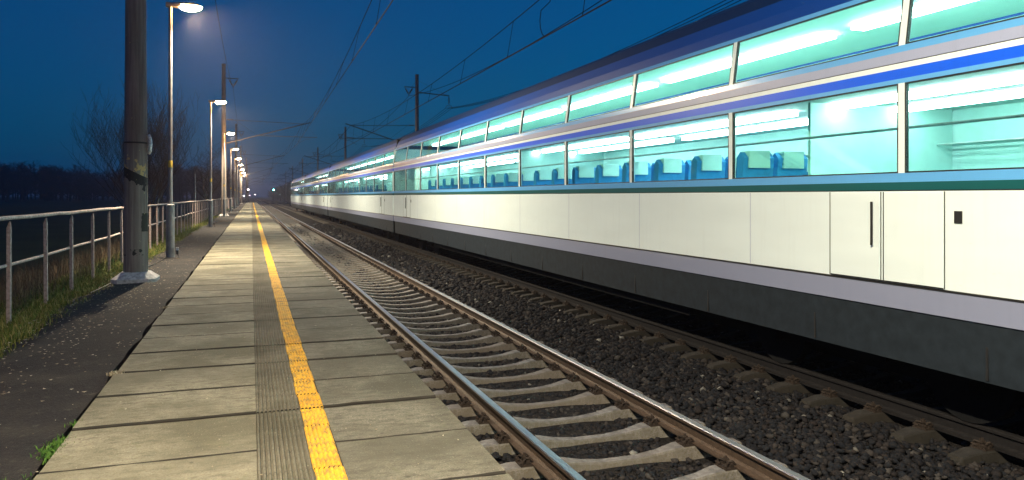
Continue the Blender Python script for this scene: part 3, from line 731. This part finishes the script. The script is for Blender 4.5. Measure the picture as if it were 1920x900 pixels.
for k, y in enumerate(RY):
    mast(12.75, y, -1, 12.75 - 7.45, rlab[k], feeder=(k < 3), grp='concrete masts behind the train', base=-1.1)

# ------------------------------------------------------------------ overhead wires
def spans(ys, xf, zf, sag, step=2.):
    pts = []
    for a, b, xa, xb in zip(ys[:-1], ys[1:], xf[:-1], xf[1:]):
        n = max(6, int((b - a) / step))
        for i in range(n):
            f = i / n; pts.append((xa + (xb - xa) * f, a + (b - a) * f, zf - 4 * sag * f * (1 - f)))
    pts.append((xf[-1], ys[-1], zf)); return pts
def catenary(ys, cx, mx, label, cr=.014, mr=.013, jump=()):
    t = thing('overhead_line', (0, ys[0], 0), label, 'overhead line', 'overhead contact lines'); o = ys[0]
    c = spans(ys, cx, EYE + 4.05, .0); m = spans(ys, mx, EYE + 5.62, .84)
    MB().tube([(x, y - o, z) for x, y, z in c], cr, 5).build('contact_wire', M['wire_lit'], t)
    MB().tube([(x, y - o, z) for x, y, z in m], mr, 5).build('carrier_wire', M['wire'], t)
    for a, b, xa, xb, ma, mb_ in zip(ys[:-1], ys[1:], cx[:-1], cx[1:], mx[:-1], mx[1:]):
        if a > 170: continue
        n = 9
        for i in range(n):
            f = (i + .62) / n; y = a + (b - a) * f
            p = (xa + (xb - xa) * f, y - o, EYE + 4.055); q = (ma + (mb_ - ma) * f, y - o, EYE + 5.62 - 4 * .84 * f * (1 - f))
            d = MB(); d.cyl(p, q, .009, n=4, caps=False); d.cyl(p, (p[0], p[1], p[2] + .06), .016, .008, n=5); d.cyl(q, (q[0], q[1], q[2] - .04), .014, n=5); d.build('dropper', M['wire'], t)
    for yj, side in jump:
        f = (yj - ys[0]) / (ys[1] - ys[0]); x0 = cx[0] + (cx[1] - cx[0]) * f; x1 = mx[0] + (mx[1] - mx[0]) * f; zt = EYE + 5.62 - 4 * .84 * f * (1 - f)
        MB().tube([(x0, yj - o, EYE + 4.06), (x0 - .02, yj - o + side * .07, EYE + 4.08), (x0 - .04, yj - o + side * .14, EYE + 4.16), (x0 - .06, yj - o + side * .19, EYE + 4.3), (x0 - .07, yj - o + side * .2, EYE + 4.5), (x0 - .05, yj - o + side * .17, EYE + 4.75), (x1 - .02, yj - o + side * .1, zt - .3), (x1, yj - o, zt)], .012, 5).build('jumper', M['wire'], t)
    return t
cat_y = [14.6] + LY[1:]
catenary([-34] + cat_y, [3.0, 2.75, 3.35, 2.8, 3.3, 2.8, 3.3, 2.9], [3.0, 2.95, 3.75, 2.9, 3.5, 2.9, 3.4, 2.9], 'overhead line above the empty track next to the platform')
catenary([12.] + RY, [7.0, 7.35, 6.7, 7.2, 6.7, 7.2, 6.8], [7.2, 7.45, 6.9, 7.2, 6.8, 7.2, 6.8], 'overhead line above the track the train runs on', cr=.018, mr=.014, jump=((17.6, 1),))
def wire(name, pts, r_, label, grp=None, cat='wire'):
    o0 = pts[0]; o = MB().tube([(x - o0[0], y - o0[1], z - o0[2]) for x, y, z in pts], r_, 5).build(name, M['wire']); o.location = o0
    return tag(o, label, cat, grp)
wire('feeder_wire', spans([-34] + LY, [-1.25] * 2 + [-1.28] * 3 + [-.5] * 3, 9.63, .95), .013, 'thin feeder wire sagging between the V insulators of the platform masts', 'feeder wires')
wire('feeder_wire', spans([10.] + RY, [12.08] * 7, 9.63, 1.2), .018, 'feeder wire hung from the V insulators of the masts behind the train', 'feeder wires')
for k in range(3):
    wire('supply_cable', spans([12.] + RY[:3], [15.15 + .25 * k] * 4, 8.74, 1.0), .016,
         ('cable of the outer bundle nearest the mast, behind the train', 'middle cable of the outer bundle of three behind the train', 'outermost cable of the bundle of three behind the train')[k], 'cables of the outer bundle')

# ------------------------------------------------------------------ the train
XC = T2; HW = 1.41; SX = XC - HW
def h(v): return v + EYE          # band heights were read relative to the eye level
TR = thing('passenger_train', (XC, 0, RAIL_Z), 'long white and blue passenger train with lit windows standing on the far track', 'train')
HB = [(-.78, .04, 'white'), (.05, .12, 'teal'), (.12, .205, 'sky_blue')]
CL = 27.4                         # coach length
def coach(y0, first, last, near):
    """everything in the coach's own frame: x from the coach centre line, y from its rear end, z above platform + offsets"""
    L = CL; mats = ['white', 'teal', 'sky_blue', 'blue', 'lilac', 'navy', 'navy2', 'skirt_light', 'skirt', 'seal', 'int_wall', 'int_ceil', 'int_teal', 'under', 'tube', 'tube_up']
    I = {k: i for i, k in enumerate(mats)}; zo = -RAIL_Z   # parent empties sit at rail level
    H = lambda v: v + EYE + zo
    b = MB(); th = .05
    def panel(s, x0, h0, x1, h1, ya, yb, m, t=th):
        # a strip of body side between two heights with thickness t inwards
        P = [(s * x0, H(h0)), (s * x1, H(h1)), (s * (x1 - t), H(h1)), (s * (x0 - t), H(h0))]
        if s < 0: P = P[::-1]
        b.prism(P, ya, yb, I[m])
    for s in (-1, 1):
        W_ = HW
        panel(s, W_ - .012, -1.00, W_ - .012, -.795, 0, L, 'skirt_light')
        panel(s, W_ - .006, -.795, W_ - .006, -.775, 0, L, 'seal')
        panel(s, W_, -.775, W_, .045, 0, L, 'white')
        panel(s, W_ - .008, .045, W_ - .008, .055, 0, L, 'seal')
        panel(s, W_, .055, W_, .125, 0, L, 'teal'); panel(s, W_, .125, W_, .205, 0, L, 'sky_blue')
        panel(s, W_, 1.00, W_, 1.04, 0, L, 'sky_blue'); panel(s, W_, 1.04, W_, 1.13, 0, L, 'blue'); panel(s, W_, 1.13, W_, 1.178, 0, L, 'white')
        panel(s, W_ - .008, 1.178, W_ - .008, 1.186, 0, L, 'seal'); panel(s, W_, 1.186, W_, 1.275, 0, L, 'lilac'); panel(s, W_, 1.275, W_ - .005, 1.335, 0, L, 'sky_blue')
        panel(s, W_ - .075, 1.85, W_ - .09, 1.90, 0, L, 'sky_blue')
        R = [(W_ - .09, 1.90), (W_ - .13, 2.03), (W_ - .21, 2.20), (W_ - .34, 2.37), (W_ - .52, 2.48), (W_ - .85, 2.56), (0, 2.60)]
        rm = ['navy2', 'navy2', 'navy', 'navy', 'navy', 'navy']
        for i in range(6):
            a, c = R[i], R[i + 1]; P = [(s * a[0], H(a[1])), (s * c[0], H(c[1])), (s * c[0], H(c[1] - .06)), (s * (a[0] - .03), H(a[1] - .05))]
            if s < 0: P = P[::-1]
            b.prism(P, 0, L, I[rm[i]])
        # equipment skirt with gaps at the bogies
        panel(s, W_ - .05, -1.47, W_ - .03, -1.0, .1, L - .1, 'skirt', .03)
        yy = 1.7
        while yy < L - 1.5:
            b.box(s * (W_ - .046) - .008, s * (W_ - .046) + .008, yy, yy + .02, H(-1.45), H(-1.02), I['seal']); yy += 1.9
    yy = 4.6
    while yy < L - 4.4:
        for s in (-1, 1):
            x0, x1 = sorted((s * (HW - .01), s * (HW + .0015))); b.box(x0, x1, yy, yy + .007, H(-.77), H(.04), I['lilac'])
        yy += 2.6
    # interior shells
    b.box(-HW + .06, HW - .06, .1, L - .1, H(-.80), H(-.74), I['under'])
    b.box(-HW + .06, HW - .06, .1, L - .1, H(-1.3), H(-.81), I['under'])
    b.box(-.42, .42, .4, L - .4, H(-1.86), H(-1.301), I['under']); b.box(-1.2, 1.2, 6.2, L - 6.2, H(-1.62), H(-1.302), I['under'])
    b.box(-HW + .052, HW - .052, .1, L - .1, H(1.05), H(1.09), I['int_ceil'])             # lower ceiling
    b.box(-HW + .052, HW - .052, .1, L - .1, H(1.24), H(1.30), I['int_wall'])             # upper floor
    b.box(-HW + .16, HW - .16, .1, L - .1, H(2.04), H(2.07), I['int_ceil'])               # upper ceiling
    b.box(HW - .12, HW - .062, .1, L - .1, H(-.74), H(.28), I['int_teal']); b.box(HW - .12, HW - .062, .1, L - .1, H(.28), H(1.05), I['int_wall'])
    b.box(HW - .17, HW - .14, .1, L - .1, H(1.3), H(2.04), I['int_ceil'])
    b.box(-HW + .054, -HW + .07, .1, L - .1, H(-.74), H(.19), I['int_teal'])
    for ye in (0, L - .06): b.box(-HW + .055, HW - .055, ye + .005, ye + .055, H(-.79), H(1.9), I['white'])
    for ye in (1.6, 4.2, L / 2, L - 4.3, L - 1.7): b.box(-HW + .5, HW - .2, ye, ye + .04, H(-.74), H(1.05), I['int_wall'])
    for s in (-1, 1):                                     # posts between the windows
        for k in range(12):
            yc = k * CL / 11; ya, yb = max(0, yc - .035), min(CL, yc + .035)
            x0, x1 = sorted((s * HW, s * (HW - .05))); b.box(x0, x1, ya, yb, H(.205), H(1.0), I['white'])
            P = [(s * (HW - .005), H(1.335)), (s * (HW - .075), H(1.85)), (s * (HW - .125), H(1.85)), (s * (HW - .055), H(1.335))]
            b.prism(P if s > 0 else P[::-1], ya, yb, I['white'])
    root = b.build('coach', [M[k] for k in mats], TR); root.location = (0, y0, 0)
    # lights
    yy = .55
    while yy < L - 3:
        for x in (.37, -.55):
            o = MB(); o.box(x - .06, x + .06, yy, yy + 3.9, H(.985), H(1.05)); o.build('ceiling_light', M['tube'], root)
        o = MB(); o.box(-.10, .10, yy, yy + 3.9, H(1.98), H(2.04)); o.build('ceiling_light', M['tube_up'], root)
        yy += 4.35
    # luggage racks
    for x in (-HW + .28, HW - .32):
        o = MB()
        for q in range(4): o.cyl((x - .12 + q * .09, .6, H(.62 + .008 * q)), (x - .12 + q * .09, L - .6, H(.62 + .008 * q)), .011, n=5)
        o.build('luggage_rack', M['rack'], root)
    return root, b
def pane_mesh(w, hgt, lean=0.):
    # frame (seal), slightly recessed glass: profile in the side plane, x outwards is -
    fr = MB(); e = .035; t = .03
    fr.box(0, t, 0, w, 0, e); fr.box(0, t, 0, w, hgt - e, hgt); fr.box(0, t, 0, e, e, hgt - e); fr.box(0, t, w - e, w, e, hgt - e)
    gl = MB(); gl.box(.010, .016, e, w - e, e, hgt - e)
    for q in (fr, gl): q.v = [(x + z * lean, y, z) for x, y, z in q.v]
    out = []
    for nme, q, m in (('window', fr, M['seal']), ('pane', gl, M['glass'])):
        me = bpy.data.meshes.new(nme); me.from_pydata(q.v, [], q.f); me.materials.append(m); out.append(me)
    return out
def window_mesh(w, hgt, lean=0.):
    mb = MB(); e = .013; t = .03
    mb.box(0, t, 0, w, 0, e, 1); mb.box(0, t, 0, w, hgt - e, hgt, 1); mb.box(0, t, 0, e, e, hgt - e, 1); mb.box(0, t, w - e, w, e, hgt - e, 1)
    mb.box(.010, .016, e, w - e, e, hgt - e, 0)
    mb.v = [(x + z * lean, y, z) for x, y, z in mb.v]
    me = bpy.data.meshes.new('window'); me.from_pydata(mb.v, [], mb.f); me.materials.append(M['glass']); me.materials.append(M['seal']); me.polygons.foreach_set('material_index', mb.mi); return me
NW = 11; WP = CL / NW
WL = window_mesh(WP - .07, .795); WU = window_mesh(WP - .07, .515, .135)
def seat_mesh():
    mb = MB()
    mb.box(-.50, .50, -.24, .24, .32, .46); 
    for x in (-.25, .25):
        P = [(-.23, .46), (-.31, 1.2), (-.24, 1.27), (-.17, 1.2), (-.12, .5)]
        V = [(x + dx, y, z) for dx in (-.22, .22) for y, z in P]; mb.add(V, [(0, 1, 2, 3, 4), (9, 8, 7, 6, 5)] + [(i, 5 + i, 5 + (i + 1) % 5, (i + 1) % 5) for i in range(5)])
    mb.box(-.05, .05, -.2, .2, 0, .32)
    for x in (-.25, .25): mb.box(x - .15, x + .15, -.325, -.165, 1.08, 1.285, 1)
    me = bpy.data.meshes.new('seat'); me.from_pydata(mb.v, [], mb.f); me.materials.append(M['seat_fab']); me.materials.append(M['int_wall']); me.polygons.foreach_set('material_index', mb.mi); return me
SEAT = seat_mesh()
def bogie_mesh():
    mb = MB()
    for yw in (-1.25, 1.25):
        for s in (-1, 1):
            mb.cyl((s * .68, yw, .455), (s * .80, yw, .455), .455, n=28, mi=0); mb.cyl((s * .80, yw, .455), (s * .98, yw, .455), .14, n=12)
            mb.box(s * .93 - .09, s * .93 + .09, yw - .2, yw + .2, .33, .6)
        mb.cyl((-.8, yw, .455), (.8, yw, .455), .09, n=10)
    for s in (-1, 1):
        mb.box(s * .98 - .06, s * .98 + .06, -1.7, 1.7, .60, .76); mb.box(s * .98 - .08, s * .98 + .08, -.6, .6, .42, .62)
        for yw in (-1.25, 1.25, -.3, .3): mb.cyl((s * 1.02, yw, .6), (s * 1.02, yw, .92), .11, n=12)
    mb.box(-1, 1, -.3, .3, .5, .9)
    me = bpy.data.meshes.new('bogie'); me.from_pydata(mb.v, [], mb.f); me.materials.append(M['under']); return me
BOG = bogie_mesh()
def door_mesh():
    mb = MB(); w = 1.3; zo = -RAIL_Z; f = lambda v: v + EYE + zo
    # two leaves: outline seals, centre seam, handle and lower panel edge, 5 mm proud of the body
    for ya, yb in ((0, w / 2 - .012), (w / 2 + .012, w)):
        mb.box(-.006, -.001, ya + .02, yb - .01, f(-.76), f(.03), 0); 
        for e0, e1 in ((ya, ya + .006), (yb - .005, yb)): mb.box(-.008, -.002, e0, e1, f(-.77), f(.04), 1)
    mb.box(-.008, -.002, .014, w - .014, f(-.772), f(-.762), 1)
    mb.cyl((-.03, w / 2 + .1, f(-.45)), (-.03, w / 2 + .1, f(-.05)), .012, n=6, mi=1)
    mb.box(-.010, -.002, -.16, -.09, f(-.22), f(-.12), 1)
    me = bpy.data.meshes.new('door'); me.from_pydata(mb.v, [], mb.f); me.materials.append(M['white']); me.materials.append(M['seal']); me.polygons.foreach_set('material_index', mb.mi); return me
DOOR = door_mesh()
starts = [2.6 + (CL + .2) * k for k in range(-1, 4)]
zo = -RAIL_Z; first_coach = None
for ci, y0 in enumerate(starts):
    if first_coach is None:
        root, _ = coach(y0, False, False, True)
        for k in range(NW):
            for s in (-1, 1):
                o = link('window', WL, root); o.location = (s * HW, k * WP + .035 + (WP - .07 if s > 0 else 0), .205 + EYE + zo); o.rotation_euler = (0, 0, 0 if s < 0 else math.pi)
                o = link('window', WU, root); o.location = (s * (HW - .005), k * WP + .035 + (WP - .07 if s > 0 else 0), 1.335 + EYE + zo); o.rotation_euler = (0, 0, 0 if s < 0 else math.pi)
        for yy in np.arange(5.2, CL - 5, .98):
            for x in (-.82, .74):
                o = link('seat', SEAT, root); o.location = (x, yy, EYE + zo - .74)
        for yb in (3.6, CL - 3.6):
            o = link('bogie', BOG, root); o.location = (0, yb, 0)
        for yd in (2.05, CL - 3.35):
            for s in (-1, 1):
                o = link('door', DOOR, root); o.location = (s * HW, yd + (1.3 if s > 0 else 0), 0); o.rotation_euler = (0, 0, 0 if s < 0 else math.pi)
        first_coach = root
    else:
        root = copy_tree(first_coach, TR); root.location = (0, y0, 0)
    if ci < 4:
        mb = MB()
        for k in range(5): mb.box(-1.25, 1.25, CL - .01 + k * .045, CL + .02 + k * .045, -.70 + EYE + zo, 2.3 + EYE + zo)
        mb.build('gangway', M['seal'], root)
# cab nose at the far end
mb = MB(); yN = CL; zz = lambda v: v + EYE + zo
sec = [(0, 1., 0), (.8, .97, .1), (1.7, .85, .55), (2.4, .62, 1.3)]
V = []
for d, w, drop in sec:
    top = 2.55 - drop; sh = min(1.9, top - .25)
    V += [(-HW * w, yN + d, zz(-1.3)), (-HW * w, yN + d, zz(.05)), (-HW * w, yN + d, zz(sh)), (-HW * w * .6, yN + d, zz(top)), (HW * w * .6, yN + d, zz(top)), (HW * w, yN + d, zz(sh)), (HW * w, yN + d, zz(.05)), (HW * w, yN + d, zz(-1.3))]
n = 8
for j in range(3):
    for i in range(7): mb.add([V[j * n + i], V[j * n + i + 1], V[(j + 1) * n + i + 1], V[(j + 1) * n + i]], [(0, 3, 2, 1)], {0: 0, 1: 0, 2: 1, 3: 1, 4: 1, 5: 0, 6: 0}[i])
mb.add(V[3 * n:4 * n], [tuple(range(8))], 0)
mb.build('cab_nose', [M['white'], M['navy']], root, False)

# ------------------------------------------------------------------ far lights and signals
def signal(x, y, zb, hgt, colr, label, e):
    t = thing('railway_signal', (x, y, zb), label, 'signal', 'railway signals')
    MB().lathe([(.09, 0), (.07, hgt)], 10).build('post', M['arm'], t)
    b = MB(); b.box(-.26, .26, -.06, .1, hgt - .2, hgt + 1.0); b.box(-.3, .3, -.25, -.06, hgt + .78, hgt + .82); b.build('signal_head', M['rubber'], t)
    c = MB(); c.cyl((0, -.07, hgt + .55), (0, -.14, hgt + .55), .19, n=20); c.build('signal_lens', m_emit('signal_glow_' + label.split()[0], colr, e), t)
signal(8.9, 330, -.8, 4.4, (.12, 1., .85), 'green-lit railway signal in front of the dark trees beyond the platform', 160)
signal(-.75, 212, -.9, 3.6, (1., .85, .9), 'dark-headed signal with a small white light past the platform end', 14)
for k, (x, y, hh, c) in enumerate(((2.6, 560, 2.9, (1., .62, .68)), (-4.2, 470, 1.9, (1., .8, .95)), (-1.2, 640, 2.3, (1., .7, .9)), (-6.2, 520, 2.3, (1., .75, .8)))):
    t = thing('distant_lamp', (x, y, -1.), ('pinkish light with its post, the rightmost of the far lights where the tracks vanish', 'brightest low white light where the tracks vanish', 'faint middle light of the far group where the tracks vanish', 'outermost light on the left of the far group')[k], 'lamp', 'far lights at the end of the line')
    MB().lathe([(.12, 0), (.08, hh + .6)], 8).build('post', M['arm'], t)
    b = MB(); b.lathe([(.05, -.18), (.34, -.1), (.40, 0), (.3, .12), (.05, .17)], 12, (0, 0, hh + .75)); b.build('lamp_globe', m_emit('far_lamp_glow', c, 30 if k < 2 else 16), t)
# cable trough lid and delineator posts by the fence
for k, (y, x, hh, lb) in enumerate(((52, -3.4, 2.9, 'thin bare pipe standing behind the fence beside the second lamp'), (60, -6.4, 1.7, 'short pale marker stake seen between the thick mast and the first lamp'))):
    o = MB().lathe([(.035, 0), (.035, hh + .6), (.02, hh + .62)], 10).build('marker_pipe', M['galv']); o.location = (x, y, -.6); tag(o, lb, 'post')
o = MB().tube([(-2.35, 13.05, -.02), (-2.1, 16.5, .0), (-1.98, 18.2, .004), (-1.95, 19.6, .004)], .012, 6).build('ground_cable', M['rubber']); tag(o, 'black cable on the ground running from the lamp foot to the thick mast', 'cable')

# ------------------------------------------------------------------ haze
hz = MB(); hz.box(-420, 420, -60, 1500, -4, 20).build('haze', NB('x').m)
hz = bpy.data.objects['haze']; hm = bpy.data.materials.new('evening_mist'); hm.use_nodes = True; t = hm.node_tree; t.nodes.clear()
pv = t.nodes.new('ShaderNodeVolumePrincipled'); pv.inputs['Color'].default_value = (.9, .85, 1., 1); pv.inputs['Density'].default_value = .0007; pv.inputs['Anisotropy'].default_value = .7
oo = t.nodes.new('ShaderNodeOutputMaterial'); t.links.new(pv.outputs[0], oo.inputs['Volume'])
hz.data.materials.clear(); hz.data.materials.append(hm); hz['kind'] = 'stuff'; hz['label'] = 'thin evening mist over the line'
